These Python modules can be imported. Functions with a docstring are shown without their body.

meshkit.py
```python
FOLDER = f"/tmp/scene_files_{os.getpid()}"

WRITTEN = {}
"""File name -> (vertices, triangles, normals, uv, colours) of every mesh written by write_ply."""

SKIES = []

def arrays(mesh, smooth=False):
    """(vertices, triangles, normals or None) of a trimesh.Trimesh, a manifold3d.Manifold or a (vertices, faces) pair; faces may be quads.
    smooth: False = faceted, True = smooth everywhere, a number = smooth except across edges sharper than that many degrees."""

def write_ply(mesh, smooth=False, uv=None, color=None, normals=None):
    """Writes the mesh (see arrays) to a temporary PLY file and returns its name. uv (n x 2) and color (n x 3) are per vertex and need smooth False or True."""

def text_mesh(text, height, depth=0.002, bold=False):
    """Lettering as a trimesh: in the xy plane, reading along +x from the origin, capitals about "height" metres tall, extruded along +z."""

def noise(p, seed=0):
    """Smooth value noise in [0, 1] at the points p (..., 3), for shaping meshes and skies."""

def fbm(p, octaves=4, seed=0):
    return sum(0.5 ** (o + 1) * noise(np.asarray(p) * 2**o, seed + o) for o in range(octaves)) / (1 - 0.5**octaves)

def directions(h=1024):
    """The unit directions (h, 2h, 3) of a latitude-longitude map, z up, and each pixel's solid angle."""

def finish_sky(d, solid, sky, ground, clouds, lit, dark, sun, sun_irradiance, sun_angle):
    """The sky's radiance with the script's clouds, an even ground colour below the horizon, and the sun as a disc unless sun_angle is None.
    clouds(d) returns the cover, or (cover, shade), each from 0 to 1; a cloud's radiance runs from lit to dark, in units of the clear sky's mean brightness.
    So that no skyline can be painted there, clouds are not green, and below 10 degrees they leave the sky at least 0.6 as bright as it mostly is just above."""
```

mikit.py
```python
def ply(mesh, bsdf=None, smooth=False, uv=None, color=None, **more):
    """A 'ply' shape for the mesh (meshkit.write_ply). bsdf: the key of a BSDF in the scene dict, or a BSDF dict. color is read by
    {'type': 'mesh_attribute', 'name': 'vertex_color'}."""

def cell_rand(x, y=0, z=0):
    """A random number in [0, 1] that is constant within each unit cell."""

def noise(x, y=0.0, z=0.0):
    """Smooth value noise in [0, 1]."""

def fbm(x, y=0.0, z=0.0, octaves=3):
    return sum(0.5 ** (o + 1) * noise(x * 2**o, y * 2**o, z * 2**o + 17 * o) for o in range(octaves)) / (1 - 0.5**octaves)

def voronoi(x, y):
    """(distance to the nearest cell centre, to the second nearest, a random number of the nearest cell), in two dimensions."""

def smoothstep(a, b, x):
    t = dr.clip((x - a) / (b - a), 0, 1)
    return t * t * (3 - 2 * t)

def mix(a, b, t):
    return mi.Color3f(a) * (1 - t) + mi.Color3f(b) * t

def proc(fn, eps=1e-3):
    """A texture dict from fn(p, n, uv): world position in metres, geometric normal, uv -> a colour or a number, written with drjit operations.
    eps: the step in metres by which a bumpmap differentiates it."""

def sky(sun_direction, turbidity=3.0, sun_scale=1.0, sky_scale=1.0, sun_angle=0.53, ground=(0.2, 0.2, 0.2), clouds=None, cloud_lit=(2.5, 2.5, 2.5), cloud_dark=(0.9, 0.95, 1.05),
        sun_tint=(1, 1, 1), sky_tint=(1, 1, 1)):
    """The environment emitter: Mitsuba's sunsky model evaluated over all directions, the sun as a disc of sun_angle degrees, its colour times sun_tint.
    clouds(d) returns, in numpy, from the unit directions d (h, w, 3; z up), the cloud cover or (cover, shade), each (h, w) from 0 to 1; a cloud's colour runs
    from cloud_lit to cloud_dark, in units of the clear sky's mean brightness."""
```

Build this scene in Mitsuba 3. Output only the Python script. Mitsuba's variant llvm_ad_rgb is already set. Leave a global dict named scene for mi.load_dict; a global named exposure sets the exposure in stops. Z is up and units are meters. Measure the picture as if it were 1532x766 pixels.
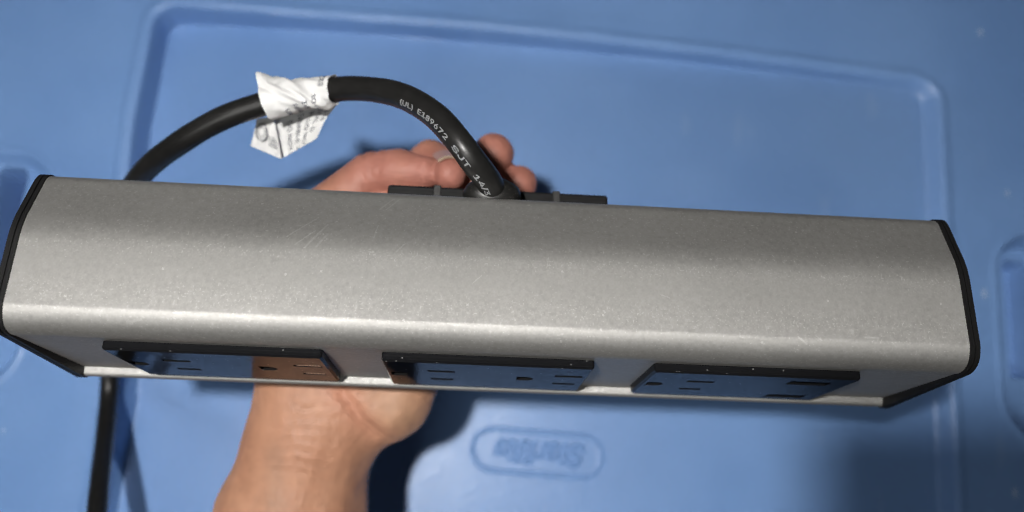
import math, random
import numpy as np, trimesh, manifold3d, drjit as dr, mitsuba as mi
import meshkit, mikit
from shapely.geometry import Polygon, Point, LineString, box as sbox
from shapely import affinity
from mikit import noise, fbm, smoothstep, mix, cell_rand, voronoi

random.seed(7)
rng = np.random.default_rng(7)
V = lambda *a: np.array(a, float)
def unit(a): a = np.asarray(a, float); return a / np.linalg.norm(a)
T = mi.ScalarTransform4f

# ---------------------------------------------------------------- camera, lamps, exposure
exposure = 0.0
CAM = V(-0.0071, -0.0971, 0.4394)                    # the phone's lens, 44 cm above the lid
FWD, UP, RIGHT = V(0.01574, 0.21569, -0.97634), V(-0.08341, 0.97334, 0.21368), V(0.99639, 0.07807, 0.03331)
scene, labels = {}, {}
scene['camera'] = {'type': 'thinlens', 'fov': 67.76, 'fov_axis': 'x', 'aperture_radius': 0.0025, 'focus_distance': 0.245,
                   'near_clip': 0.005, 'far_clip': 30.0,
                   'to_world': T().look_at(origin=CAM.tolist(), target=(CAM + FWD).tolist(), up=UP.tolist())}
LAMP_POS, LAMP_AIM, LAMP_RADIUS, LAMP_RADIANCE = V(-0.112, -0.087, 0.66), V(-0.06, -0.03, 0), 0.0135, [2480, 2420, 2335]
CEIL_POS, CEIL_RADIANCE = V(-0.95, -1.60, 2.2), [52, 52, 50]
scene['room_light'] = {'type': 'constant', 'radiance': {'type': 'rgb', 'value': [0.030, 0.031, 0.033]}}

# ---------------------------------------------------------------- helpers
def obj(key, mesh, mat, smooth=False, parent=None, label=None, category=None, group=None, kind=None, color=None, emitter=None):
    key = (parent + '__' if parent else '') + key
    if key in scene:
        n = 1
        while f'{key}_{n:03d}' in scene: n += 1
        key = f'{key}_{n:03d}'
    more = {'emitter': emitter} if emitter else {}
    scene[key] = mikit.ply(mesh, mat, smooth=smooth, color=color, **more)
    if label or kind or category: tag(key, label, category, group, kind)
    return key
def tag(key, label=None, category=None, group=None, kind=None):
    d = {k: v for k, v in (('label', label), ('category', category), ('group', group), ('kind', kind)) if v}
    labels[key] = {**labels.get(key, {}), **d}
def cat(*ms): return trimesh.util.concatenate([m for m in ms])
def to_tri(m):
    mm = m.to_mesh(); return trimesh.Trimesh(mm.vert_properties[:, :3], mm.tri_verts, process=False)
def to_man(t): return manifold3d.Manifold(manifold3d.Mesh(np.asarray(t.vertices, np.float32), np.asarray(t.faces, np.uint32)))
def frame_mesh(m, fr):
    m = m.copy(); m.apply_transform(fr); return m
def prism(poly, x0, x1):
    """A polygon given in (b, h) extruded along x."""
    m = trimesh.creation.extrude_polygon(poly, x1 - x0, engine='earcut')
    M = np.eye(4); M[:3, :3] = [[0, 0, 1], [1, 0, 0], [0, 1, 0]]; M[0, 3] = x0
    m.apply_transform(M); return m
def rbox(x0, x1, y0, y1, z0, z1, r=0.0006):
    """A box with chamfered edges (hull of inset boxes)."""
    pts = []
    for a in (0, 1, 2):
        lo, hi = V(x0, y0, z0) + r, V(x1, y1, z1) - r
        lo[a] -= r; hi[a] += r
        for i in range(8): pts.append([(lo, hi)[i >> k & 1][k] for k in range(3)])
    return trimesh.Trimesh(*(lambda h: (h.vertices, h.faces))(trimesh.convex.convex_hull(np.array(pts))), process=False)
def catmull(P, n=12):
    P = np.asarray(P, float); P = np.vstack([2 * P[0] - P[1], P, 2 * P[-1] - P[-2]])
    out = []
    for i in range(1, len(P) - 2):
        for t in np.linspace(0, 1, n, endpoint=False):
            a, b, c, d = P[i - 1:i + 3]
            out.append(0.5 * (2 * b + (c - a) * t + (2 * a - 5 * b + 4 * c - d) * t * t + (3 * b - a - 3 * c + d) * t ** 3))
    out.append(P[-2]); return np.array(out)
def frames(C):
    Tn = np.gradient(C, axis=0); Tn /= np.linalg.norm(Tn, axis=1, keepdims=True)
    N = [unit(np.cross(Tn[0], [0, 0, 1.0]))]
    for t in Tn[1:]: N.append(unit(N[-1] - t * (N[-1] @ t)))
    N = np.array(N); return Tn, N, np.cross(Tn, N)
def tube(C, r, k=28):
    C = np.asarray(C, float); r = np.broadcast_to(r, len(C)); Tn, N, B = frames(C)
    a = np.arange(k) * 2 * np.pi / k
    v = (C[:, None] + r[:, None, None] * (np.cos(a)[None, :, None] * N[:, None] + np.sin(a)[None, :, None] * B[:, None])).reshape(-1, 3)
    f = []
    for i in range(len(C) - 1):
        for j in range(k): f.append([i * k + j, i * k + (j + 1) % k, (i + 1) * k + (j + 1) % k, (i + 1) * k + j])
    f = np.array(f); tri = np.vstack([f[:, [0, 1, 2]], f[:, [0, 2, 3]]])
    c0, c1 = len(v), len(v) + 1; v = np.vstack([v, C[:1], C[-1:]])
    caps = [[c0, (j + 1) % k, j] for j in range(k)] + [[c1, (len(C) - 1) * k + j, (len(C) - 1) * k + (j + 1) % k] for j in range(k)]
    return trimesh.Trimesh(v, np.vstack([tri, caps]), process=False)
def sheet(grid, thick=0.00016):
    """A thin paper sheet from a grid of points (n, m, 3), with two faces and a rim."""
    g = np.asarray(grid, float); n, m = g.shape[:2]
    du, dv = np.gradient(g, axis=0), np.gradient(g, axis=1)
    nn = np.cross(du, dv); nn /= np.linalg.norm(nn, axis=2, keepdims=True) + 1e-12
    v = np.vstack([(g + nn * thick / 2).reshape(-1, 3), (g - nn * thick / 2).reshape(-1, 3)]); o = n * m; q = []
    for i in range(n - 1):
        for j in range(m - 1):
            a, b, c, d = i * m + j, (i + 1) * m + j, (i + 1) * m + j + 1, i * m + j + 1
            q += [[a, b, c, d], [a + o, d + o, c + o, b + o]]
    rim = [(i * m, (i + 1) * m) for i in range(n - 1)] + [((n - 1) * m + j, (n - 1) * m + j + 1) for j in range(m - 1)] + \
          [((i + 1) * m + m - 1, i * m + m - 1) for i in range(n - 1)] + [(j + 1, j) for j in range(m - 1)]
    q += [[b, a, a + o, b + o] for a, b in rim]
    q = np.array(q); return trimesh.Trimesh(v, np.vstack([q[:, [0, 1, 2]], q[:, [0, 2, 3]]]), process=False)
def lathe(profile, k=32):
    a = np.arange(k) * 2 * np.pi / k; P = np.asarray(profile, float)
    v = np.stack([P[:, None, 0] * np.cos(a), P[:, None, 0] * np.sin(a), np.broadcast_to(P[:, None, 1], (len(P), k))], -1).reshape(-1, 3); f = []
    for i in range(len(P) - 1):
        for j in range(k): f.append([i * k + j, i * k + (j + 1) % k, (i + 1) * k + (j + 1) % k, (i + 1) * k + j])
    f = np.array(f); return trimesh.Trimesh(v, np.vstack([f[:, [0, 1, 2]], f[:, [0, 2, 3]]]), process=False)

# the frame of the held power strip: x along it, b from the socket side to the back, h up
DO, DU, DB, DH = V(-0.0050, -0.0761, 0.1980), unit(V(0.9989, 0.0421, -0.0214)), unit(V(-0.0436, 0.9962, -0.0748)), None
DB = unit(DB - DU * (DB @ DU)); DH = np.cross(DU, DB)
DEV = np.eye(4); DEV[:3, 0], DEV[:3, 1], DEV[:3, 2], DEV[:3, 3] = DU, DB, DH, DO
def dev(x, b, h): return DO + x * DU + b * DB + h * DH
def local(p):
    q = p - mi.Point3f(*DO.tolist())
    return dr.dot(q, mi.Vector3f(*DU.tolist())), dr.dot(q, mi.Vector3f(*DB.tolist())), dr.dot(q, mi.Vector3f(*DH.tolist()))

# ---------------------------------------------------------------- materials
def C3(v): return mi.Color3f(*v)
def lid_color(p, n, uv):
    f = fbm(p.x * 9, p.y * 9, 0.5, octaves=4)
    g = noise(p.x * 900, p.y * 900, p.z * 900)
    c = mix((0.118, 0.224, 0.456), (0.142, 0.258, 0.500), smoothstep(0.3, 0.7, f))
    c = c * (0.97 + 0.06 * g)
    # scuffs where the plastic has whitened
    s = smoothstep(0.70, 0.80, fbm(p.x * 60 + 3, p.y * 22, 1.5, octaves=3)) * 0.07
    for x, y, r in ((0.2865, 0.1700, 0.0030), (0.2975, 0.0640, 0.0022), (0.2790, 0.0000, 0.0030), (0.2905, -0.112, 0.003), (-0.262, -0.121, 0.0014)):
        d = dr.sqrt(dr.square(p.x - x) + dr.square((p.y - y) * 0.7)) / r
        s = dr.maximum(s, 0.5 * smoothstep(1.2, 0.3, d + 0.4 * g))
    return mix(c, (0.42, 0.52, 0.66), s)
def lid_rough(p, n, uv): return 0.33 + 0.16 * fbm(p.x * 30, p.y * 30, 2.0, octaves=3)
def lid_bump(p, n, uv): return fbm(p.x * 500, p.y * 500, p.z * 500, octaves=2)
scene['blue_plastic'] = {'type': 'twosided', 'b': {'type': 'bumpmap', 'arbitrary': mikit.proc(lid_bump, eps=2e-4), 'scale': 0.00022,
    'b': {'type': 'principled', 'base_color': mikit.proc(lid_color), 'roughness': mikit.proc(lid_rough), 'specular': 0.45}}}

SCRATCH = [(-0.0405, 0.0455, -0.0365, 0.0500, .00030), (-0.0385, 0.0455, -0.0345, 0.0500, .00025), (-0.0680, 0.0335, -0.0600, 0.0405, .0003), (-0.0620, 0.0300, -0.0560, 0.0385, .00045), (-0.0650, 0.0310, -0.0595, 0.0360, .0003),
           (-0.0585, 0.0305, -0.0555, 0.0350, .0005), (-0.0410, 0.0345, -0.0402, 0.0390, .0003), (-0.0335, 0.0300, -0.0310, 0.0330, .00035), (0.0935, 0.0080, 0.0960, 0.0062, .0004), (0.0990, 0.0088, 0.1008, 0.0075, .0003), (0.1150, 0.0090, 0.1190, 0.0089, .0005),
           (-0.112, 0.0040, -0.108, 0.0052, .0006), (-0.0985, 0.0075, -0.0965, 0.0076, .0004), (0.014, 0.027, 0.0145, 0.0305, .0002), (0.0500, 0.0200, 0.0530, 0.0190, .0002), (-0.009, 0.021, -0.0065, 0.0235, .00022)]
def scratch_mask(x, b):
    s = mi.Float(0)
    for x0, b0, x1, b1, w in SCRATCH:
        dx, db = x1 - x0, b1 - b0
        t = dr.clip(((x - x0) * dx + (b - b0) * db) / (dx * dx + db * db), 0, 1)
        d = dr.sqrt(dr.square(x - x0 - t * dx) + dr.square(b - b0 - t * db))
        s = dr.maximum(s, smoothstep(1.0, 0.3, d / w) * (0.45 + 0.55 * noise(x * 1500, b * 1500)))
    return s
def metal_color(p, n, uv):
    x, b, h = local(p)
    g = noise(x * 2300, b * 2300, h * 2300)
    g2 = noise(x * 900 + 9, b * 900, h * 900)
    spark = smoothstep(0.80, 0.97, g) * 0.07 + smoothstep(0.90, 1.0, g2) * 0.06
    dust = cell_rand(dr.floor(x * 1400), dr.floor(b * 1400), dr.floor(h * 1400))
    big = fbm(x * 40, b * 55, h * 55, octaves=3)
    v = 0.265 + 0.035 * (g - 0.5) + 0.04 * (g2 - 0.5) + spark + 0.05 * (big - 0.5)
    v = v + 0.09 * dr.select(dust > 0.9994, 1.0, 0.0)
    c = C3((1.0, 0.988, 0.950)) * v
    return mix(c, (0.72, 0.72, 0.69), 0.16 * scratch_mask(x, b))
def metal_rough(p, n, uv):
    x, b, h = local(p)
    return 0.60 + 0.10 * (noise(x * 1700, b * 1700, h * 1700) - 0.5)
def metal_bump(p, n, uv):
    x, b, h = local(p)
    return noise(x * 2600, b * 2600, h * 2600)
scene['anodised_aluminium'] = {'type': 'twosided', 'b': {'type': 'bumpmap', 'arbitrary': mikit.proc(metal_bump, eps=1e-4), 'scale': 0.000018,
    'b': {'type': 'principled', 'base_color': mikit.proc(metal_color), 'roughness': mikit.proc(metal_rough), 'metallic': 0.71, 'specular': 0.4, 'anisotropic': 0.62}}}

def gloss_rough(p, n, uv):
    x, b, h = local(p)
    smudge = smoothstep(0.55, 0.75, fbm(x * 130 + 2, h * 170, 0.0, octaves=3))
    return 0.045 + 0.11 * smudge
def gloss_color(p, n, uv):
    x, b, h = local(p)
    d = cell_rand(dr.floor(x * 2200), dr.floor(b * 2200), dr.floor(h * 2200))
    return C3((0.006, 0.0062, 0.007)) + 0.10 * dr.select(d > 0.9975, 1.0, 0.0)
scene['gloss_black'] = {'type': 'twosided', 'b': {'type': 'principled', 'base_color': mikit.proc(gloss_color), 'roughness': mikit.proc(gloss_rough), 'specular': 0.03}}
def edge_color(p, n, uv):
    x, b, h = local(p)
    d = noise(x * 2600, b * 2600, h * 2600)
    return C3((0.007, 0.0068, 0.0065)) + C3((0.035, 0.032, 0.028)) * smoothstep(0.70, 0.95, d)
scene['satin_black'] = {'type': 'twosided', 'b': {'type': 'principled', 'base_color': mikit.proc(edge_color), 'roughness': 0.38, 'specular': 0.3}}
scene['matt_black'] = {'type': 'twosided', 'b': {'type': 'principled', 'base_color': {'type': 'rgb', 'value': [0.006, 0.006, 0.0063]}, 'roughness': 0.5, 'specular': 0.18}}
scene['hole_black'] = {'type': 'twosided', 'b': {'type': 'diffuse', 'reflectance': {'type': 'rgb', 'value': [0.008, 0.008, 0.008]}}}
scene['clip_metal'] = {'type': 'twosided', 'b': {'type': 'principled', 'base_color': {'type': 'rgb', 'value': [0.025, 0.0245, 0.024]}, 'roughness': 0.5, 'metallic': 0.3}}
scene['contact_metal'] = {'type': 'twosided', 'b': {'type': 'principled', 'base_color': {'type': 'rgb', 'value': [0.55, 0.48, 0.40]}, 'roughness': 0.35, 'metallic': 0.8}}
def cord_color(p, n, uv):
    f = fbm(p.x * 300, p.y * 300, p.z * 300, octaves=3)
    return C3((0.0085, 0.0083, 0.008)) * (0.75 + 0.6 * f)
scene['cord_rubber'] = {'type': 'twosided', 'b': {'type': 'principled', 'base_color': mikit.proc(cord_color), 'roughness': 0.36, 'specular': 0.30}}
scene['white_ink'] = {'type': 'twosided', 'b': {'type': 'diffuse', 'reflectance': {'type': 'rgb', 'value': [0.19, 0.195, 0.20]}}}
scene['grey_ink'] = {'type': 'twosided', 'b': {'type': 'diffuse', 'reflectance': {'type': 'rgb', 'value': [0.10, 0.105, 0.12]}}}
def paper_color(p, n, uv):
    f = fbm(p.x * 220, p.y * 220, p.z * 220, octaves=3)
    return C3((0.50, 0.50, 0.495)) * (0.94 + 0.1 * f)
scene['tag_paper'] = {'type': 'twosided', 'b': {'type': 'principled', 'base_color': mikit.proc(paper_color), 'roughness': 0.40, 'specular': 0.4}}
def skin_color(p, n, uv):
    return C3(1.0)
def skin_bump(p, n, uv):
    a = voronoi(p.x * 420 + p.z * 130, p.y * 300 + p.z * 90)[0]
    return 0.6 * a + 0.8 * fbm(p.x * 260, p.y * 260, p.z * 260, octaves=3)
scene['skin'] = {'type': 'twosided', 'b': {'type': 'bumpmap', 'arbitrary': mikit.proc(skin_bump, eps=2e-4), 'scale': 0.00042,
    'b': {'type': 'principled', 'base_color': {'type': 'mesh_attribute', 'name': 'vertex_color'}, 'roughness': 0.55, 'specular': 0.32, 'sheen': 0.12}}}
scene['nail'] = {'type': 'twosided', 'b': {'type': 'principled', 'base_color': {'type': 'rgb', 'value': [0.29, 0.165, 0.13]}, 'roughness': 0.28, 'specular': 0.5}}
scene['nail_tip'] = {'type': 'twosided', 'b': {'type': 'principled', 'base_color': {'type': 'rgb', 'value': [0.36, 0.27, 0.19]}, 'roughness': 0.35, 'specular': 0.5}}
def floor_color(p, n, uv): return mix((0.16, 0.155, 0.15), (0.22, 0.21, 0.20), fbm(p.x * 6, p.y * 6, octaves=4))
scene['concrete'] = {'type': 'twosided', 'b': {'type': 'principled', 'base_color': mikit.proc(floor_color), 'roughness': 0.7}}

# ---------------------------------------------------------------- floor and the storage bin
FLOOR_Z = -0.40
obj('floor', trimesh.Trimesh([[-3, -3, FLOOR_Z], [3, -3, FLOOR_Z], [3, 3, FLOOR_Z], [-3, 3, FLOOR_Z]], [[0, 1, 2], [0, 2, 3]], process=False), 'concrete', kind='structure')

RIM = 0.0125                                           # the rim stands this far above the sunken panel (z = 0)
PILL = (0.0225, -0.1112, 0.0250, 0.0112)               # centre, half straight length, radius of the oval round the lettering
def sd_round(x, y, x0, x1, y0, y1, r):
    dx, dy = np.maximum(x0 + r - x, x - x1 + r), np.maximum(y0 + r - y, y - y1 + r)
    return np.minimum(np.maximum(dx, dy), 0) + np.hypot(np.maximum(dx, 0), np.maximum(dy, 0)) - r
def sstep(a, b, x):
    t = np.clip((x - a) / (b - a), 0, 1); return t * t * (3 - 2 * t)
def lid_height(x, y):
    top = 0.1360 - 0.11 * x ** 2
    bow = 0.020 * np.clip(-(y - 0.06) / 0.16, 0, 1) ** 1.3 * sstep(0.05, -0.2, x)           # the left edge bows inwards
    d = sd_round(x - bow, y * 0.137 / top.clip(0.12, 0.14), -0.2240, 0.2525, -0.205, 0.137, 0.011)    # below 0: on the panel
    slope = 0.0014 + 0.0030 * sstep(0.2, 0.25, x)
    z = (RIM + 0.0045 * sstep(-0.12, -0.22, x) - 0.0062 * sstep(-0.1, 0.26, x)) * sstep(-slope, slope, d)
    box = np.maximum.reduce([-0.224 - x, x - 0.2535, y - 0.133, -0.205 - y])
    z = z - 0.045 * np.maximum(box - 0.004, 0)                                           # the rim falls away outwards, mitred at the corners
    z = z + 0.0012 * np.exp(-((d - 0.006) / 0.003) ** 2)                                # a soft bead along the edge of the panel
    z = z - 0.0011 * (1 - (x / 0.25) ** 2) * np.clip(1 - (y / 0.2) ** 2, 0, 1) * (d < 0) * sstep(0, -0.03, d)   # the panel sags
    for x0, x1, s in ((-0.36, -0.2665, 1), (0.2905, 0.37, -1)):                           # latch pockets at both ends
        p = sd_round(x, y, x0, x1, -0.098 if x0 < 0 else -0.080, 0.030 if x0 < 0 else 0.036, 0.022)
        z = z - (0.0075 if s > 0 else 0.015) * sstep(0.0035, -0.0035, p) + 0.0010 * np.exp(-((p - 0.004) / 0.002) ** 2)
    q = sd_round(x, y, -0.3010, -0.2860, -0.045, 0.0245, 0.004)
    z = z - 0.040 * sstep(0.0012, -0.0012, q)
    q = sd_round(x, y, 0.3030, 0.3180, -0.045, 0.0245, 0.004)
    z = z - 0.016 * sstep(0.0015, -0.0015, q)
    cx, cy, hl, r = PILL
    o = np.hypot(np.maximum(np.abs(x - cx) - hl, 0), y - cy) - r
    z = z + 0.0007 * np.exp(-(o / 0.0011) ** 2)
    z = z + 0.0006 * (meshkit.fbm(np.stack([x * 9, y * 9, x * 0], -1), 3, 4) - 0.5)
    e = sd_round(x, y, -0.35, 0.36, -0.235, 0.215, 0.05)
    z = z - 0.02 * sstep(-0.006, 0.006, e)
    return z
gx = np.unique(np.round(np.concatenate([np.arange(-0.356, 0.3661, 0.0016), np.arange(-0.022, 0.066, 0.0005), np.arange(-0.236, -0.214, 0.0007), np.arange(0.24, 0.265, 0.0007), np.arange(-0.305, -0.262, 0.0008)]), 5))
gy = np.unique(np.round(np.concatenate([np.arange(-0.240, 0.2201, 0.0016), np.arange(-0.127, -0.096, 0.0005), np.arange(0.124, 0.142, 0.0007)]), 5))
GX, GY = np.meshgrid(gx, gy, indexing='ij')
lid_v = np.stack([GX, GY, lid_height(GX, GY)], -1)
n_, m_ = GX.shape
ii, jj = np.meshgrid(np.arange(n_ - 1), np.arange(m_ - 1), indexing='ij')
a_ = (ii * m_ + jj).ravel()
lid_top = trimesh.Trimesh(lid_v.reshape(-1, 3), np.vstack([np.stack([a_, a_ + m_, a_ + m_ + 1], 1), np.stack([a_, a_ + m_ + 1, a_ + 1], 1)]), process=False)
skirt_line = [(gx[0], y) for y in gy[::-1]] + [(x, gy[0]) for x in gx] + [(gx[-1], y) for y in gy] + [(x, gy[-1]) for x in gx[::-1]]
def ring(line, z0, z1):
    L = np.array(line); k = len(L); v = np.vstack([np.c_[L, np.broadcast_to(z0, k)], np.c_[L, np.broadcast_to(z1, k)]])
    i = np.arange(k); j = (i + 1) % k
    return trimesh.Trimesh(v, np.vstack([np.stack([i, i + k, j + k], 1), np.stack([i, j + k, j], 1)]), process=False)
sk = np.array(skirt_line)
lid_skirt = ring(skirt_line, lid_height(sk[:, 0], sk[:, 1]), -0.032)
BIN = 'storage_bin'
tag(BIN, 'blue plastic storage bin with closed lid, under the hand and the grey power strip', 'storage bin')
obj('lid', cat(lid_top, lid_skirt), 'blue_plastic', smooth=40, parent=BIN)
# the walls of the bin below, tapering to the floor, hollow
def wall_ring(s0, z0, s1, z1):
    o = [(-0.335, -0.215), (0.345, -0.215), (0.345, 0.195), (-0.335, 0.195)]
    P = []
    for z, s in ((z0, s0), (z1, s1)): P.append([(x * s, y * s, z) for x, y in o])
    v = np.array(P).reshape(-1, 3); f = []
    for i in range(4): j = (i + 1) % 4; f += [[i, i + 4, j + 4], [i, j + 4, j]]
    return v, f
v1, f1 = wall_ring(1.0, -0.026, 0.86, FLOOR_Z + 0.004)
obj('body', trimesh.Trimesh(np.vstack([v1]), np.vstack([f1, [[4, 6, 5], [4, 7, 6]]]), process=False), 'blue_plastic', parent=BIN)
# raised lettering on the panel, seen upside down from here
def brand():
    from shapely import union_all, contains_xy
    t = meshkit.text_mesh('Sterilite', 0.012, 0.0010, bold=True); v = t.vertices[:, :2].copy()
    v -= (v.max(0) + v.min(0)) / 2; v *= V(0.0500, 0.0130) / np.ptp(v, axis=0); v[:, 0] += 0.24 * v[:, 1]
    nz = t.face_normals[:, 2] > 0.5
    poly = union_all([Polygon(v[f]) for f in t.faces[nz]])
    x, y = np.arange(-0.0285, 0.0286, 0.00032), np.arange(-0.0080, 0.0081, 0.00032)
    X, Y = np.meshgrid(x, y, indexing='ij')
    from scipy.ndimage import gaussian_filter
    k = gaussian_filter(contains_xy(poly, X, Y).astype(float), 1.7)
    wx, wy = PILL[0] + 0.0010 - X, PILL[1] - Y
    vv = np.stack([wx, wy, lid_height(wx, wy) - 0.00008 + 0.0013 * k], -1); n, m = X.shape
    f = []
    for i in range(n - 1):
        for j in range(m - 1):
            if k[i:i + 2, j:j + 2].max() > 0.04: a = i * m + j; f += [[a, a + m, a + m + 1], [a, a + m + 1, a + 1]]
    mesh = trimesh.Trimesh(vv.reshape(-1, 3), f, process=False); mesh.remove_unreferenced_vertices(); return mesh
obj('lettering', brand(), 'blue_plastic', smooth=True, parent=BIN + '__lid', label='raised lettering in an oval, upside down, in the blue of the lid')

# ---------------------------------------------------------------- the power strip
PS = 'power_strip'
tag(PS, 'grey aluminium power strip with three black outlet plates, held up by the hand', 'power strip')
HL = 0.1485
def bez(a, c, b, n=10):
    t = np.linspace(0, 1, n)[:, None]; return ((1 - t) ** 2 * V(*a) + 2 * t * (1 - t) * V(*c) + t * t * V(*b)).tolist()
FACE = lambda h: 0.0002 + 0.062 * h                     # b of the socket face at height h (h < 0)
profile = [(FACE(-0.0008), -0.0008)] + bez((0.0000, 0.0006), (0.0004, 0.0080), (0.0085, 0.0088), 12) + bez((0.0285, 0.0083), (0.0345, 0.0081), (0.0395, 0.0058), 10) + \
    bez((0.0500, 0.0017), (0.0528, 0.0006), (0.0533, -0.0020), 7) + bez((0.0533, -0.0480), (0.0533, -0.0505), (0.0510, -0.0505), 5) + \
    bez((-0.0040, -0.0505), (-0.0060, -0.0500), (-0.0059, -0.0482), 5) + bez((-0.0058, -0.0474), (-0.0055, -0.0466), (-0.0045, -0.0466), 4) + [(FACE(-0.0464), -0.0464)]
P = Polygon(profile).buffer(0)
def shell(pts, x0, x1, k=24):
    """The extrusion's skin with uv along x (the grain), its profile broken at the sharp edges."""
    pts = [V(*p) for p in pts]; pts = [p for i, p in enumerate(pts) if np.linalg.norm(p - pts[i - 1]) > 1e-5]; n = len(pts)
    sharp = lambda i: (pts[i] - pts[i - 1]) @ (pts[(i + 1) % n] - pts[i]) / (np.linalg.norm(pts[i] - pts[i - 1]) * np.linalg.norm(pts[(i + 1) % n] - pts[i])) < math.cos(math.radians(35))
    st = next(i for i in range(n) if sharp(i)); order = [(st + i) % n for i in range(n + 1)]
    v, f, uv = [], [], []; xs = np.linspace(x0, x1, k); run = [order[0]]; total = 0.0
    for i in order[1:]:
        run.append(i)
        if sharp(i) or i == order[-1] and len(run) > 1 and i == st:
            base = len(v)
            for a, q in enumerate(run):
                if a: total += np.linalg.norm(pts[q] - pts[run[a - 1]])
                for x in xs: v.append((x, *pts[q])); uv.append((x, total))
            for a in range(len(run) - 1):
                for c in range(k - 1):
                    o = base + a * k + c; f += [[o, o + 1, o + k + 1], [o, o + k + 1, o + k]]
            run = [i]
    for x in (x0, x1):
        base = len(v); v += [(x, *p) for p in pts]; uv += [(x, 0)] * n
        tv, tf = trimesh.creation.triangulate_polygon(Polygon(pts), engine='earcut')
        from scipy.spatial import cKDTree
        idx = cKDTree(np.array(pts)).query(tv)[1]; f += [[base + idx[t[0]], base + idx[t[1]], base + idx[t[2]]] for t in tf]
    return np.array(v), np.array(f), np.array(uv)
ring_pts = [tuple(p) for p in np.array(P.exterior.coords)[:-1]]
if Polygon(ring_pts).exterior.is_ccw: ring_pts = ring_pts[::-1]
sv, sf, suv = shell(ring_pts, -HL, HL)
scene[PS + '__housing'] = mikit.ply((sv @ DEV[:3, :3].T + DEV[:3, 3], sf), 'anodised_aluminium', smooth=True, uv=suv)
for s in (-1, 1):
    a, b = sorted((s * HL, s * (HL + 0.0011))); c, d = sorted((s * (HL + 0.0011), s * (HL + 0.0016))); e, f = sorted((s * (HL + 0.0016), s * (HL + 0.0030))); g, k = sorted((s * (HL + 0.0030), s * (HL + 0.0036)))
    Q = P.convex_hull.buffer(0.0005)
    cap = cat(prism(Q, a, b), prism(Q.buffer(-0.0005), c, d), prism(Q, e, f), prism(Q.buffer(-0.0006), g, k))
    obj('end_cap', frame_mesh(cap, DEV), 'matt_black', smooth=32, parent=PS)

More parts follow.
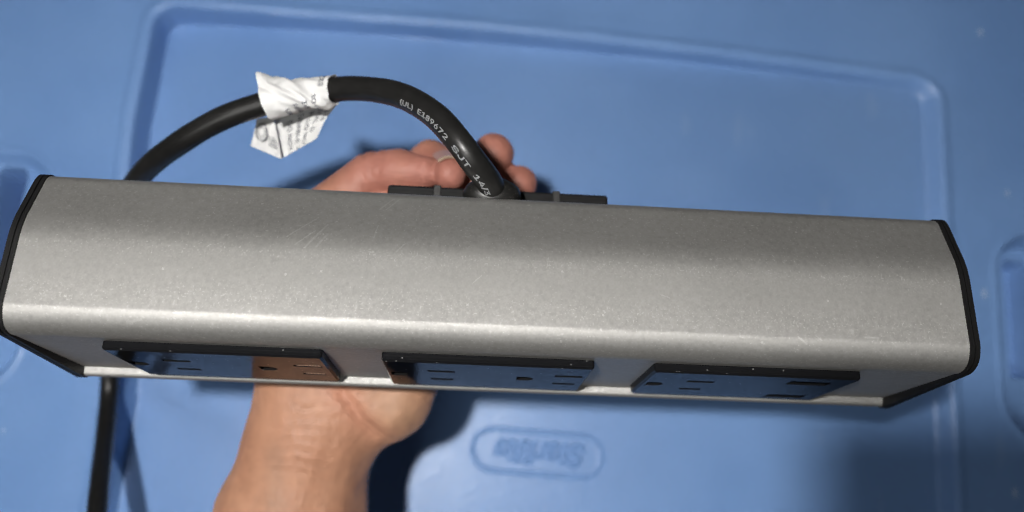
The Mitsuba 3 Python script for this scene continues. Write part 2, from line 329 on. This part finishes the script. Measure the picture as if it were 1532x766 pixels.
# outlet plates: a frame of the plate with x along, y up the face, z out of the face
kf = math.atan(0.062)
def face_frame(x, h):
    M = np.eye(4)
    ax, up = V(1, 0, 0), unit(V(0, 0.062, 1)); out = np.cross(ax, up)
    M[:3, 0], M[:3, 1], M[:3, 2], M[:3, 3] = ax, up, out, V(x, FACE(h), h)
    return DEV @ M
def hole_box(x0, x1, y0, y1, z0, z1, r=0.0004): return rbox(x0, x1, y0, y1, z0, z1, r)
def ground_hole(cx, cy, r=0.0029):
    p = Point(cx, cy).buffer(r, 20).union(sbox(cx - r, cy - r, cx, cy + r))
    return p
def extr(poly, z0, z1):
    m = trimesh.creation.extrude_polygon(poly, z1 - z0, engine='earcut'); m.apply_translation([0, 0, z0]); return m
PW, PH, PROUD = 0.0339, 0.0195, 0.0029
def plate(x, kind, bright=False):
    fr = face_frame(x, -0.0220)
    outer = sbox(-PW, -PH, PW, PH).buffer(-0.001).buffer(0.001, 6)
    body = manifold3d.Manifold.batch_hull([to_man(extr(outer, 0.0001, PROUD - 0.0007)), to_man(extr(outer.buffer(-0.0007), 0.0001, PROUD))])
    holes, slots, grounds, usb = [], [], [], []
    for gxo in ((-0.0295, 0.0130) if kind == 'duplex' else (-0.0295,)):
        g = ground_hole(gxo, 0.0); grounds.append(g)
        slots += [sbox(gxo + 0.0096, 0.0052, gxo + 0.0188, 0.0079), sbox(gxo + 0.0102, -0.0079, gxo + 0.0180, -0.0052)]
    if kind == 'usb':
        usb = [sbox(0.0130, 0.0080, 0.0268, 0.0135), sbox(0.0145, -0.0160, 0.0285, -0.0105)]
    for q in grounds + slots + usb: holes.append(to_man(extr(q, 0.0006, PROUD + 0.002)))
    body = body - manifold3d.Manifold.batch_boolean(holes, manifold3d.OpType.Add)
    lab = 'plate with one socket and two USB ports, near the right end' if kind == 'usb' else None
    k = obj('outlet_plate', frame_mesh(to_tri(body), fr), 'gloss_black', smooth=20, parent=PS, label=lab)
    for n, q in enumerate(slots):
        x0, y0, x1, y1 = q.bounds
        liner = cat(extr(q.buffer(-0.00004).difference(q.buffer(-0.0003)), 0.0007, PROUD - 0.0001), extr(q.buffer(-0.0003), 0.0007, 0.0009))
        obj('slot', frame_mesh(liner, fr), 'hole_black', parent=k)
        obj('contact', frame_mesh(rbox(x0 + .0009, x1 - .0004, y0 + .0004, y0 + (.0015 if bright and n > 1 else .0007), 0.0010, PROUD - 0.0002 if bright and n > 1 else 0.0016, .0001), fr), 'contact_metal', parent=k)
    for q in grounds:
        cx, cy = q.centroid.coords[0]
        obj('ground_hole', frame_mesh(cat(extr(q.buffer(-0.00004).difference(q.buffer(-0.0003)), 0.0007, PROUD - 0.0001), extr(q.buffer(-0.0003), 0.0006, 0.0008)), fr), 'hole_black', parent=k)
        obj('contact', frame_mesh(rbox(cx - .0004, cx + .0012, cy - .0012, cy + .0004, 0.0009, 0.0017, .0002), fr), 'contact_metal', parent=k)
    for q in usb:
        x0, y0, x1, y1 = q.bounds
        sh = extr(q.difference(q.buffer(-0.0004)), 0.0007, 0.0018)
        obj('usb_port', frame_mesh(cat(sh, rbox(x0 + .0012, x1 - .0012, y0 + .0022, y0 + .0036, 0.0007, 0.0016, .0001)), fr), 'matt_black', parent=k)
    # the matt side band of the plate, facing up
    return k
for x, kind in ((-0.0893, 'duplex'), (-0.0029, 'duplex'), (0.0843, 'usb')): plate(x, kind, x < -0.05)

# mounting bracket on the back, ribbed, with two pale clips
br = [rbox(-0.0405, 0.0372, 0.0532, 0.0606, -0.0400, -0.0125, 0.0005)]
for i in range(6): br.append(rbox(-0.0403, 0.0370, 0.0600, 0.0612, -0.0395 + i * 0.0046, -0.0368 + i * 0.0046, 0.0003))
bk = obj('mounting_bracket', frame_mesh(cat(*br), DEV), 'matt_black', parent=PS)
for x in (-0.0232, 0.0189): obj('clip', frame_mesh(rbox(x - 0.0013, x + 0.0013, 0.0534, 0.0614, -0.0180, -0.0122, 0.0003), DEV), 'clip_metal', parent=bk, label='pale metal clip')

# cord
CORD = [(-0.0085, -0.0245, 0.1795), (-0.0102, -0.0211, 0.1877), (-0.013, -0.0182, 0.196), (-0.0174, -0.0149, 0.2008), (-0.0232, -0.0088, 0.2036), (-0.0329, 0.0022, 0.1987), (-0.0463, 0.0122, 0.1894), (-0.0614, 0.018, 0.1792), (-0.0738, 0.0194, 0.1731), (-0.0893, 0.017, 0.1693), (-0.1031, 0.0128, 0.1671), (-0.1169, 0.0072, 0.1646), (-0.1335, -0.001, 0.1574), (-0.1542, -0.0086, 0.139), (-0.1741, -0.017, 0.1102), (-0.2012, -0.0425, 0.057), (-0.2084, -0.0875, 0.0234), (-0.2017, -0.1148, 0.0308), (-0.1895, -0.1388, 0.0523), (-0.1815, -0.155, 0.0653), (-0.1678, -0.1787, 0.0859), (-0.155, -0.205, 0.096)]
CR = 0.0045
cc = catmull(CORD, 14)
seg = np.r_[0, np.cumsum(np.linalg.norm(np.diff(cc, axis=0), axis=1))]
s_u = np.arange(0, seg[-1], 0.0016); cc = np.stack([np.interp(s_u, seg, cc[:, k]) for k in range(3)], 1)
for _ in range(6): cc[1:-1] = (cc[:-2] + 2 * cc[1:-1] + cc[2:]) / 4
seg = np.r_[0, np.cumsum(np.linalg.norm(np.diff(cc, axis=0), axis=1))]
cd = obj('power_cord', tube(cc, CR * (1 + 0.012 * np.sin(seg * 310) * np.sin(seg * 47)), 32), 'cord_rubber', smooth=60, parent=PS)
Tn_c = np.gradient(cc, axis=0); Tn_c /= np.linalg.norm(Tn_c, axis=1, keepdims=True)
def along(s):
    s = np.asarray(s, float)
    return np.stack([np.interp(s, seg, cc[:, k]) for k in range(3)], -1), np.stack([np.interp(s, seg, Tn_c[:, k]) for k in range(3)], -1)
# strain relief: a flattened dome with a ring, where the cord leaves the back of the strip
dome = lathe([(0.0001, 0.0058), (0.0040, 0.0055), (0.0062, 0.0047), (0.0080, 0.0034), (0.0090, 0.0014), (0.0094, -0.0010), (0.0090, -0.0060), (0.0001, -0.0060)], 40)
Md = np.eye(4); Md[:3, 3] = (-0.0040, 0.0558, -0.0050); Md[:3, :3] = np.diag([1.08, 0.66, 1.0])
obj('strain_relief', frame_mesh(frame_mesh(dome, Md), DEV), 'satin_black', smooth=40, parent=PS)
# white lettering printed along the cord
def ring_dirs(s, ref):
    """Two directions round the cord at s: the first towards ref, the second across."""
    c, t = along(s); r = ref - c; r = r - t * (r * t).sum(-1, keepdims=True); r /= np.linalg.norm(r, axis=-1, keepdims=True)
    return c, t, r, np.cross(t, r)
def cord_text(txt, s0, length, height, phi0, R, face):
    t = meshkit.text_mesh(txt, height, 0.0001, bold=True).subdivide_to_size(height / 4)
    v = t.vertices; u = (v[:, 0] - v[:, 0].min()) / np.ptp(v[:, 0]) * length
    c, tt, r, q = ring_dirs(s0 - u, face)                # read towards the strain relief (s falls)
    phi = phi0 + (v[:, 1] - height / 2) / R
    rad = R + 0.00002 + v[:, 2]
    return trimesh.Trimesh(c + rad[:, None] * (np.cos(phi)[:, None] * r + np.sin(phi)[:, None] * q), t.faces[:, ::1], process=False)
VIEW_SIDE = V(-0.02, -0.12, 0.60)                       # the side of the cord that was printed faces up
s_text = seg[np.argmin(np.linalg.norm(cc - V(-0.0425, 0.0100, 0.1920), axis=1))]
obj('lettering', cord_text('(UL)  E189672  SJT  14/3', s_text, s_text - 0.0160, 0.0017, -0.58, CR, VIEW_SIDE), 'white_ink', parent=cd)

# paper warning tag wrapped round the cord
TG = PS + '__warning_tag'
tag(TG, 'creased white paper warning tag wrapped round the cord')
sL = seg[np.argmin(np.linalg.norm(cc - V(-0.0999, 0.0138, 0.1674), axis=1))]
sR = seg[np.argmin(np.linalg.norm(cc - V(-0.0735, 0.0194, 0.1731), axis=1))]
nu, nv = 60, 44
uu, vv = np.meshgrid(np.linspace(0, 1, nu), np.linspace(-2.75, 2.35, nv), indexing='ij')
c_, t_, r_, q_ = ring_dirs((sL + (sR - sL) * uu), VIEW_SIDE)
wr = meshkit.fbm(np.stack([uu * 5 + vv * 1.6, vv * 1.2, uu * 0], -1), 3, 5) - 0.5
fold = np.exp(-((uu - 0.62 + 0.22 * vv) / 0.06) ** 2) * 0.0011 + np.exp(-((uu - 0.42 + 0.30 * vv) / 0.05) ** 2) * 0.0008
rad = CR + 0.00045 + 0.0030 * np.abs(wr) + 1.5 * fold * sstep(1.0, 0.85, uu) * sstep(0.0, 0.15, uu) + 0.0016 * (1 - uu) ** 2
# which way round the cord is "up" in the picture: away from the viewer's body
sgn = 1.0 if (q_[0, 0] @ V(0, 1, 0)) > 0 else -1.0
ph = vv * sgn
ear = sstep(0.30, 0.0, uu) * sstep(0.9, 1.5, vv) * 0.0050
g_ = c_ + (rad + ear)[..., None] * (np.cos(ph)[..., None] * r_ + np.sin(ph)[..., None] * q_) 
obj('wrap', sheet(g_), 'tag_paper', smooth=50, parent=TG)
def patch(corners, n, m, bulge, seed, amp=0.0006):
    A, B, C, D_ = [V(*k) for k in corners]                # A-B top edge, D-C bottom edge
    u, v = np.meshgrid(np.linspace(0, 1, n), np.linspace(0, 1, m), indexing='ij')
    g = (A * (1 - u)[..., None] + B * u[..., None]) * (1 - v)[..., None] + (D_ * (1 - u)[..., None] + C * u[..., None]) * v[..., None]
    nn = unit(np.cross(B - A, D_ - A)); nn = nn if nn[2] > 0 else -nn
    w = meshkit.fbm(np.stack([u * 3, v * 2.4, u * 0 + seed], -1), 3, seed) - 0.5
    return g + nn * (bulge * 4 * v * (1 - v) * (0.4 + 0.6 * u) + amp * 2 * w)[..., None], nn
F1, n1 = patch([(-0.1015, 0.0155, 0.1505), (-0.0742, 0.0196, 0.1610), (-0.0827, 0.0068, 0.1537), (-0.0968, -0.0017, 0.1496)], 30, 30, 0.0016, 3)
obj('flag', sheet(F1), 'tag_paper', smooth=50, parent=TG)
F2, n2 = patch([(-0.1073, 0.0128, 0.1534), (-0.1008, 0.0140, 0.1543), (-0.0950, -0.0033, 0.1545), (-0.1079, 0.0012, 0.1538)], 18, 24, -0.0004, 8, 0.0003)
obj('flag', sheet(F2), 'tag_paper', smooth=50, parent=TG, label='smaller flag of the tag with a round mark')
def print_on(grid, nn, txt, u0, v0, du, dv, height, flip=1):
    """Ink on a paper patch: text starting at (u0, v0) and reading along (du, dv), in the patch's own metres."""
    t = meshkit.text_mesh(txt, height, 0.00006, bold=True).subdivide_to_size(height / 3)
    A, B, D_ = grid[0, 0], grid[-1, 0], grid[0, -1]
    lu, lv = np.linalg.norm(B - A), np.linalg.norm(D_ - A); d = unit(V(du, dv)); e = V(d[1], -d[0]) * flip
    u = u0 + (t.vertices[:, 0] * d[0] + t.vertices[:, 1] * e[0]) / lu; v = v0 + (t.vertices[:, 0] * d[1] + t.vertices[:, 1] * e[1]) / lv
    n, m = grid.shape[:2]; a, b = np.clip(u, 0, .999) * (n - 1), np.clip(v, 0, .999) * (m - 1); i, j = a.astype(int), b.astype(int); fa, fb = (a - i)[:, None], (b - j)[:, None]
    p = (grid[i, j] * (1 - fa) + grid[i + 1, j] * fa) * (1 - fb) + (grid[i, j + 1] * (1 - fa) + grid[i + 1, j + 1] * fa) * fb
    return trimesh.Trimesh(p + nn * (0.00016 + t.vertices[:, 2])[:, None], t.faces, process=False)
lines = [('DO NOT REM', 0.22, 0.20), ('UNABLE TO DA', 0.40, 0.10), ('PLUG NO', 0.57, 0.10), ('ION. D', 0.72, 0.10), ('to re', 0.86, 0.08)]
ink = [print_on(F1, n1, t, u, v, 0.05, 1.0, 0.0025) for t, u, v in lines]
obj('lettering', cat(*ink), 'grey_ink', parent=TG)
def wrap_print(txt, u, phi_from, height):
    t = meshkit.text_mesh(txt, height, 0.00006, bold=True).subdivide_to_size(height / 3); v = t.vertices
    uu_ = u + v[:, 1] / abs(sR - sL) * 1.0; phi_ = phi_from - v[:, 0] / (CR + 0.001)
    i = np.clip(uu_, 0, .999) * (nu - 1); j = np.clip((phi_ + 2.75) / 5.10, 0, .999) * (nv - 1); a, b = i.astype(int), j.astype(int); fa, fb = (i - a)[:, None], (j - b)[:, None]
    p = (g_[a, b] * (1 - fa) + g_[a + 1, b] * fa) * (1 - fb) + (g_[a, b + 1] * (1 - fa) + g_[a + 1, b + 1] * fa) * fb
    c, _ = along(sL + (sR - sL) * uu_); o = p - c; o /= np.linalg.norm(o, axis=1, keepdims=True)
    return trimesh.Trimesh(p + o * (0.00022 + v[:, 2])[:, None], t.faces, process=False)
obj('lettering', cat(wrap_print('ICES', 0.86, 1.35, 0.0019), wrap_print('to res', 0.74, -0.25, 0.0019), wrap_print('ION', 0.58, -0.45, 0.0019), wrap_print('PLUG', 0.42, -0.55, 0.0019), wrap_print('UN', 0.28, -0.75, 0.0019)), 'grey_ink', parent=TG)
th = np.linspace(0, 2 * np.pi, 60)
def ring_on(grid, nn, u, v, ru, rv, w):
    pts = []
    for k in (0.86, 1.0):
        uu_, vv_ = u + k * ru * np.cos(th), v + k * rv * np.sin(th); n, m = grid.shape[:2]
        pts.append([grid[int(round(np.clip(a, 0, 1) * (n - 1))), int(round(np.clip(b, 0, 1) * (m - 1)))] * 0 + (1 - a) * (1 - b) * grid[0, 0] + a * (1 - b) * grid[-1, 0] + a * b * grid[-1, -1] + (1 - a) * b * grid[0, -1] + nn * 0.0010 for a, b in zip(uu_, vv_)])
    v_ = np.vstack(pts); k = len(th); i = np.arange(k - 1)
    return trimesh.Trimesh(v_, np.vstack([np.stack([i, i + 1, i + 1 + k], 1), np.stack([i, i + 1 + k, i + k], 1)]), process=False)
obj('lettering', cat(ring_on(F2, n2, 0.36, 0.46, 0.26, 0.27, 0.1), ring_on(F2, n2, 0.36, 0.46, 0.16, 0.16, 0.1), *[print_on(F2, n2, 'LISTED', 0.62 + 0.10 * k, 0.50, 0.0, 1.0, 0.0007) for k in range(3)]), 'grey_ink', parent=TG)

# ---------------------------------------------------------------- the hand and forearm, one continuous surface
def cone_sd(p, a, b, ra, rb):
    a, b = V(*a), V(*b); ab = b - a; t = np.clip(((p - a) @ ab) / (ab @ ab), 0, 1)
    return np.linalg.norm(p - a - t[:, None] * ab, axis=1) - (ra + (rb - ra) * t)
def smin(ds, k):
    D = np.array(ds); m = D.min(0); return m - k * np.log(np.exp(-(D - m) / k).sum(0))
ARM = [((-0.1045, -0.2050, 0.083), (-0.0995, -0.1416, 0.0951), .024, .0205), ((-0.0735, -0.2050, 0.080), (-0.0715, -0.1391, 0.0900), .0195, .0172), ((-0.087, -0.2050, 0.088), (-0.085, -0.140, 0.099), .024, .021),
       ((-0.0995, -0.1416, 0.0951), (-0.0915, -0.1113, 0.1020), .0205, .0185), ((-0.0715, -0.1391, 0.0900), (-0.0690, -0.1080, 0.0965), .0172, .0165), ((-0.0715, -0.2050, 0.0980), (-0.0675, -0.1130, 0.1075), .0085, .0072), ((-0.085, -0.140, 0.099), (-0.079, -0.110, 0.1045), .021, .0195),
       ((-0.0915, -0.1113, 0.1020), (-0.0869, -0.0900, 0.1067), .0185, .0185), ((-0.0690, -0.1080, 0.0965), (-0.0500, -0.0905, 0.1040), .0170, .0160), ((-0.079, -0.110, 0.1045), (-0.066, -0.088, 0.106), .0195, .018),
       ((-0.0869, -0.0900, 0.1067), (-0.0930, -0.0620, 0.1175), .0185, .0165), ((-0.0480, -0.0915, 0.1040), (-0.0345, -0.0600, 0.1150), .0160, .0140), ((-0.066, -0.088, 0.106), (-0.060, -0.055, 0.116), .018, .016),
       ((-0.0869, -0.0900, 0.1067), (-0.0761, -0.0260, 0.1300), .0170, .0115), ((-0.066, -0.088, 0.106), (-0.0561, -0.0198, 0.1300), .0160, .0115), ((-0.0480, -0.0915, 0.1050), (-0.0379, -0.0211, 0.1300), .0140, .0110), ((-0.0440, -0.0885, 0.1050), (-0.0220, -0.0267, 0.1290), .0140, .0100)]
FINGERS = dict(
    thumb=[((-0.0933, -0.0726, 0.1136), .0160), ((-0.0912, -0.0241, 0.1243), .0125), ((-0.0640, 0.0002, 0.1320), .0098), ((-0.0585, 0.0012, 0.1335), .0096), ((-0.0520, 0.0017, 0.1356), .0096), ((-0.0411, 0.0010, 0.1399), .0074)],
    index=[((-0.0761, -0.0260, 0.1313), .0115), ((-0.0480, 0.0060, 0.1180), .0094), ((-0.0405, 0.0115, 0.1262), .0086), ((-0.0345, 0.0075, 0.1310), .0080), ((-0.0302, 0.0000, 0.1435), .0070)],
    middle=[((-0.0561, -0.0198, 0.1309), .0115), ((-0.0287, -0.0045, 0.1215), .0092), ((-0.0180, 0.0068, 0.1258), .0092), ((-0.0136, 0.0138, 0.1335), .0093)],
    ring=[((-0.0379, -0.0211, 0.1309), .0110), ((-0.0163, -0.0134, 0.1197), .0087), ((-0.0054, -0.0024, 0.1223), .0084), ((-0.0015, 0.0034, 0.1280), .0083)],
    pinky=[((-0.0220, -0.0267, 0.1300), .0102), ((-0.0079, -0.0276, 0.1198), .0080), ((0.0003, -0.0229, 0.1219), .0072), ((0.0038, -0.0166, 0.1275), .0064)])
def hand_sd(p):
    body = smin([cone_sd(p, a, b, ra, rb) for a, b, ra, rb in ARM], 0.0040) + 0.0040
    best = None
    for name, J in FINGERS.items():
        f = smin([cone_sd(p, J[i][0], J[i + 1][0], J[i][1], J[i + 1][1]) for i in range(len(J) - 1)], 0.0009) + 0.0006
        d = smin([body, f], 0.0022)
        best = d if best is None else np.minimum(best, d)
    return best
lo, hi, step = V(-0.142, -0.222, 0.050), V(0.022, 0.036, 0.165), 0.003
dims = np.ceil((hi - lo) / step).astype(int) + 2
gxyz = np.stack(np.meshgrid(*[lo[k] + step * np.arange(dims[k]) for k in range(3)], indexing='ij'), -1).reshape(-1, 3)
vals = (-hand_sd(gxyz)).reshape(dims)
flat = vals.ravel().tolist(); d1, d2 = int(dims[1] * dims[2]), int(dims[2]); lx, ly, lz = lo.tolist(); n0, n1_, n2_ = (int(k) - 2 for k in dims)
def lookup(x, y, z):
    a, b, c = (x - lx) / step, (y - ly) / step, (z - lz) / step
    a = 0.0 if a < 0 else (n0 + .999 if a > n0 + .999 else a); b = 0.0 if b < 0 else (n1_ + .999 if b > n1_ + .999 else b); c = 0.0 if c < 0 else (n2_ + .999 if c > n2_ + .999 else c)
    i, j, k = int(a), int(b), int(c); a -= i; b -= j; c -= k; o = i * d1 + j * d2 + k
    f = flat
    return ((f[o] * (1 - c) + f[o + 1] * c) * (1 - b) + (f[o + d2] * (1 - c) + f[o + d2 + 1] * c) * b) * (1 - a) + \
           ((f[o + d1] * (1 - c) + f[o + d1 + 1] * c) * (1 - b) + (f[o + d1 + d2] * (1 - c) + f[o + d1 + d2 + 1] * c) * b) * a
hm = manifold3d.Manifold.level_set(lookup, [lx, ly, lz, *hi.tolist()], 0.0035)
hm = hm.refine(2)
hand = to_tri(hm)
hv = np.array(hand.vertices, float)
def grad(p, e=0.0004):
    return np.stack([hand_sd(p + e * np.eye(3)[k]) - hand_sd(p - e * np.eye(3)[k]) for k in range(3)], 1) / (2 * e)
on_skin = (hv[:, 1] > hi[1] * 0 - 0.217)
for _ in range(2):
    g = grad(hv); hv = np.where(on_skin[:, None], hv - hand_sd(hv)[:, None] * g / np.maximum((g * g).sum(1, keepdims=True), 0.2), hv)
hn = grad(hv); hn /= np.linalg.norm(hn, axis=1, keepdims=True) + 1e-9
def poly_dist(p, L):
    L = np.asarray(L, float); best = np.full(len(p), 9.0)
    for a, b in zip(L[:-1], L[1:]):
        ab = b - a; t = np.clip(((p - a) @ ab) / (ab @ ab), 0, 1); best = np.minimum(best, np.linalg.norm(p - a - t[:, None] * ab, axis=1))
    return best
# wrist creases, tendons and finger creases (xy distances on the upper side)
disp = np.zeros(len(hv)); up = np.clip(hn[:, 2], 0, 1)
xy = hv[:, :2]
for L, w, dpt in (([(-0.0660, -0.0900), (-0.0610, -0.0955), (-0.0565, -0.1010), (-0.0490, -0.1070), (-0.0440, -0.1100)], .0026, -.0022), 
                  ([(-0.0700, -0.0890), (-0.0640, -0.0880), (-0.0580, -0.0900)], .0015, -.0007),
                  ([(-0.0635, -0.1080), (-0.0650, -0.1250), (-0.0690, -0.1550), (-0.0720, -0.2100)], .0045, .0000), ([(-0.0690, -0.1080), (-0.0715, -0.1300), (-0.0770, -0.1700)], .0030, -.0004), ([(-0.0545, -0.1060), (-0.0560, -0.1250), (-0.0600, -0.1650), (-0.064, -0.21)], .0050, -.0012),
                  ([(-0.0535, -0.0980), (-0.0470, -0.1010), (-0.0420, -0.0960)], .0050, .0014), *[([(-0.098 + 0.006 * k, -0.1125 + 0.0045 * k + 0.002 * (k % 2)), (-0.082, -0.1095 + 0.0040 * k), (-0.068, -0.1100 + 0.0050 * k)], .0008, -.00035) for k in range(-3, 4)]):
    disp += dpt * np.exp(-(poly_dist(xy, L) / w) ** 2) * up
disp += 0.0009 * (meshkit.fbm(hv * 70, 3, 2) - 0.5) + 0.00025 * (meshkit.fbm(hv * 420, 2, 6) - 0.5)
th_ip = V(-0.0605, 0.0010, 0.133)
for c, ax, amp in ((V(-0.0605, 0.0010, 0.133), V(1, 0.05, 0.2), 0.0006), (V(-0.0645, 0.0, 0.132), V(1, 0.3, 0.2), 0.0005), (V(-0.0570, 0.0014, 0.134), V(1, 0, 0.25), 0.0004), (V(-0.0405, 0.0115, 0.126), V(0.6, 0.3, 0.6), 0.0004), (V(-0.0185, 0.0066, 0.126), V(0.5, 0.6, 0.5), 0.0005)):
    q = hv - c; a = q @ unit(ax); rr = np.linalg.norm(q - a[:, None] * unit(ax), axis=1)
    disp -= amp * np.exp(-(a / 0.0011) ** 2) * (rr < 0.013)
hv = hv + hn * disp[:, None]
tan_, pink, pale = V(0.325, 0.165, 0.102), V(0.285, 0.112, 0.087), V(0.335, 0.208, 0.132)
fp = np.zeros(len(hv))
for name, J in FINGERS.items():
    fp = np.maximum(fp, np.exp(-(np.linalg.norm(hv - V(*J[-1][0]), axis=1) / 0.022) ** 2))
    if name == 'thumb': fp = np.maximum(fp, 0.9 * np.exp(-(np.linalg.norm(hv - V(-0.058, 0.001, 0.14), axis=1) / 0.03) ** 2))
mott = meshkit.fbm(hv * 95, 4, 11)
col = tan_ * (1 - fp[:, None]) + pink * fp[:, None]
heel = np.exp(-(np.linalg.norm(xy - V(-0.044, -0.096), axis=1) / 0.013) ** 2); col = col * (1 - 0.6 * heel[:, None]) + pale * 0.6 * heel[:, None]
crease = np.exp(-(poly_dist(xy, [(-0.068, -0.089), (-0.061, -0.0955), (-0.0565, -0.1010), (-0.049, -0.107)]) / 0.006) ** 2) * up
col = col * (1 - 0.35 * crease[:, None]) + V(0.40, 0.16, 0.11) * 0.35 * crease[:, None]
col = col * (1 + V(0.30, 0.42, 0.46) * (mott - 0.5)[:, None]) * (0.90 + 0.20 * meshkit.fbm(hv * 320, 2, 31))[:, None] * np.where(meshkit.noise(hv * 260, 21) > 0.86, 0.93, 1.0)[:, None]
vein = np.exp(-(poly_dist(xy, [(-0.0905, -0.115), (-0.0870, -0.140), (-0.0900, -0.170), (-0.093, -0.21)]) / 0.004) ** 2) * up
col = col * (1 - vein[:, None] * V(0.10, 0.03, -0.02))
hand = trimesh.Trimesh(hv, hand.faces, process=False)
PERSON = obj('person', hand, 'skin', smooth=True, color=np.clip(col, 0, 1), label='bare left hand and forearm, palm up, holding the grey power strip from below', category='person')
# fingernail of the curled index finger
na, nb_ = V(-0.0345, 0.0075, 0.1310), V(-0.0302, 0.0000, 0.1435)
nd = unit(nb_ - na); ntop = unit(V(0.05, 0.55, 0.85) - nd * (V(0.05, 0.55, 0.85) @ nd)); nside = np.cross(nd, ntop)
def nail(l0, l1, wid, lift):
    u, w = np.meshgrid(np.linspace(l0, l1, 14), np.linspace(-1, 1, 13), indexing='ij')
    rr = 0.0081 - 0.0009 * (u / 0.015); ang = w * wid * (1 - 0.18 * sstep(0.75, 1.0, (u - l0) / (l1 - l0)))
    g = na + u[..., None] * nd + rr[..., None] * (np.sin(ang)[..., None] * nside + np.cos(ang)[..., None] * ntop) * lift
    return sheet(g, 0.0005)
obj('fingernail', nail(0.0060, 0.0150, 0.70, 1.03), 'nail', smooth=50, parent=PERSON)
obj('fingernail_edge', nail(0.0150, 0.0164, 0.70, 1.03), 'nail_tip', smooth=50, parent=PERSON)

# ---------------------------------------------------------------- out of the frame: the phone that takes the picture, the head lamp, the ceiling lamp
CF = np.eye(4); CF[:3, 0], CF[:3, 1], CF[:3, 2], CF[:3, 3] = RIGHT, UP, -FWD, CAM
PHN = 'phone'
tag(PHN, 'dark phone held level above the bin, taking the picture', 'phone')
obj('body', frame_mesh(rbox(-0.0105, 0.150, -0.059, 0.0165, 0.0042, 0.0122, 0.0018), CF), 'satin_black', smooth=30, parent=PHN)
obj('screen', frame_mesh(rbox(-0.0075, 0.147, -0.056, 0.0135, 0.0121, 0.0126, 0.0001), CF), 'gloss_black', parent=PHN)
obj('lens_ring', frame_mesh(lathe([(0.0060, 0.0044), (0.0060, 0.0020), (0.0050, 0.0014), (0.0046, 0.0020), (0.0046, 0.0044)], 40), CF), 'contact_metal', smooth=30, parent=PHN)

def lamp_frame(pos, aim):
    z = unit(pos - aim); x = unit(np.cross(V(0, 1, 0.1), z)); M = np.eye(4); M[:3, 0], M[:3, 1], M[:3, 2], M[:3, 3] = x, np.cross(z, x), z, pos
    return M
LF = lamp_frame(LAMP_POS, LAMP_AIM)
HD = 'head_lamp'
tag(HD, 'small round lit head lamp above and left of the phone', 'lamp')
obj('housing', frame_mesh(lathe([(0.0005, 0.030), (0.018, 0.030), (0.022, 0.024), (0.022, -0.003), (0.020, -0.003), (LAMP_RADIUS + .0005, 0.002), (0.0005, 0.003)], 40), LF), 'matt_black', smooth=30, parent=HD)
def disc(r, z, k=40):
    a = np.arange(k) * 2 * np.pi / k
    v = np.vstack([np.stack([r * np.cos(a), r * np.sin(a), a * 0 + z], 1), [[0, 0, z]]])
    return trimesh.Trimesh(v, [[k, (i + 1) % k, i] for i in range(k)], process=False)       # faces -z
obj('lens', frame_mesh(disc(LAMP_RADIUS, 0.0), LF), 'hole_black', parent=HD, emitter={'type': 'area', 'radiance': {'type': 'rgb', 'value': LAMP_RADIANCE}})
CL = 'ceiling_lamp'
tag(CL, 'long lit ceiling lamp high behind the phone', 'lamp')
x_, y_, z_ = CEIL_POS; qx, qy = 0.62, 0.05
obj('housing', rbox(x_ - .66, x_ + .66, y_ - .07, y_ + .07, z_ + .002, z_ + .05, .004), 'tag_paper', parent=CL)
obj('diffuser', trimesh.Trimesh([[x_ - qx, y_ - qy, z_], [x_ + qx, y_ - qy, z_], [x_ + qx, y_ + qy, z_], [x_ - qx, y_ + qy, z_]], [[0, 2, 1], [0, 3, 2]], process=False), 'hole_black', parent=CL,
    emitter={'type': 'area', 'radiance': {'type': 'rgb', 'value': CEIL_RADIANCE}})
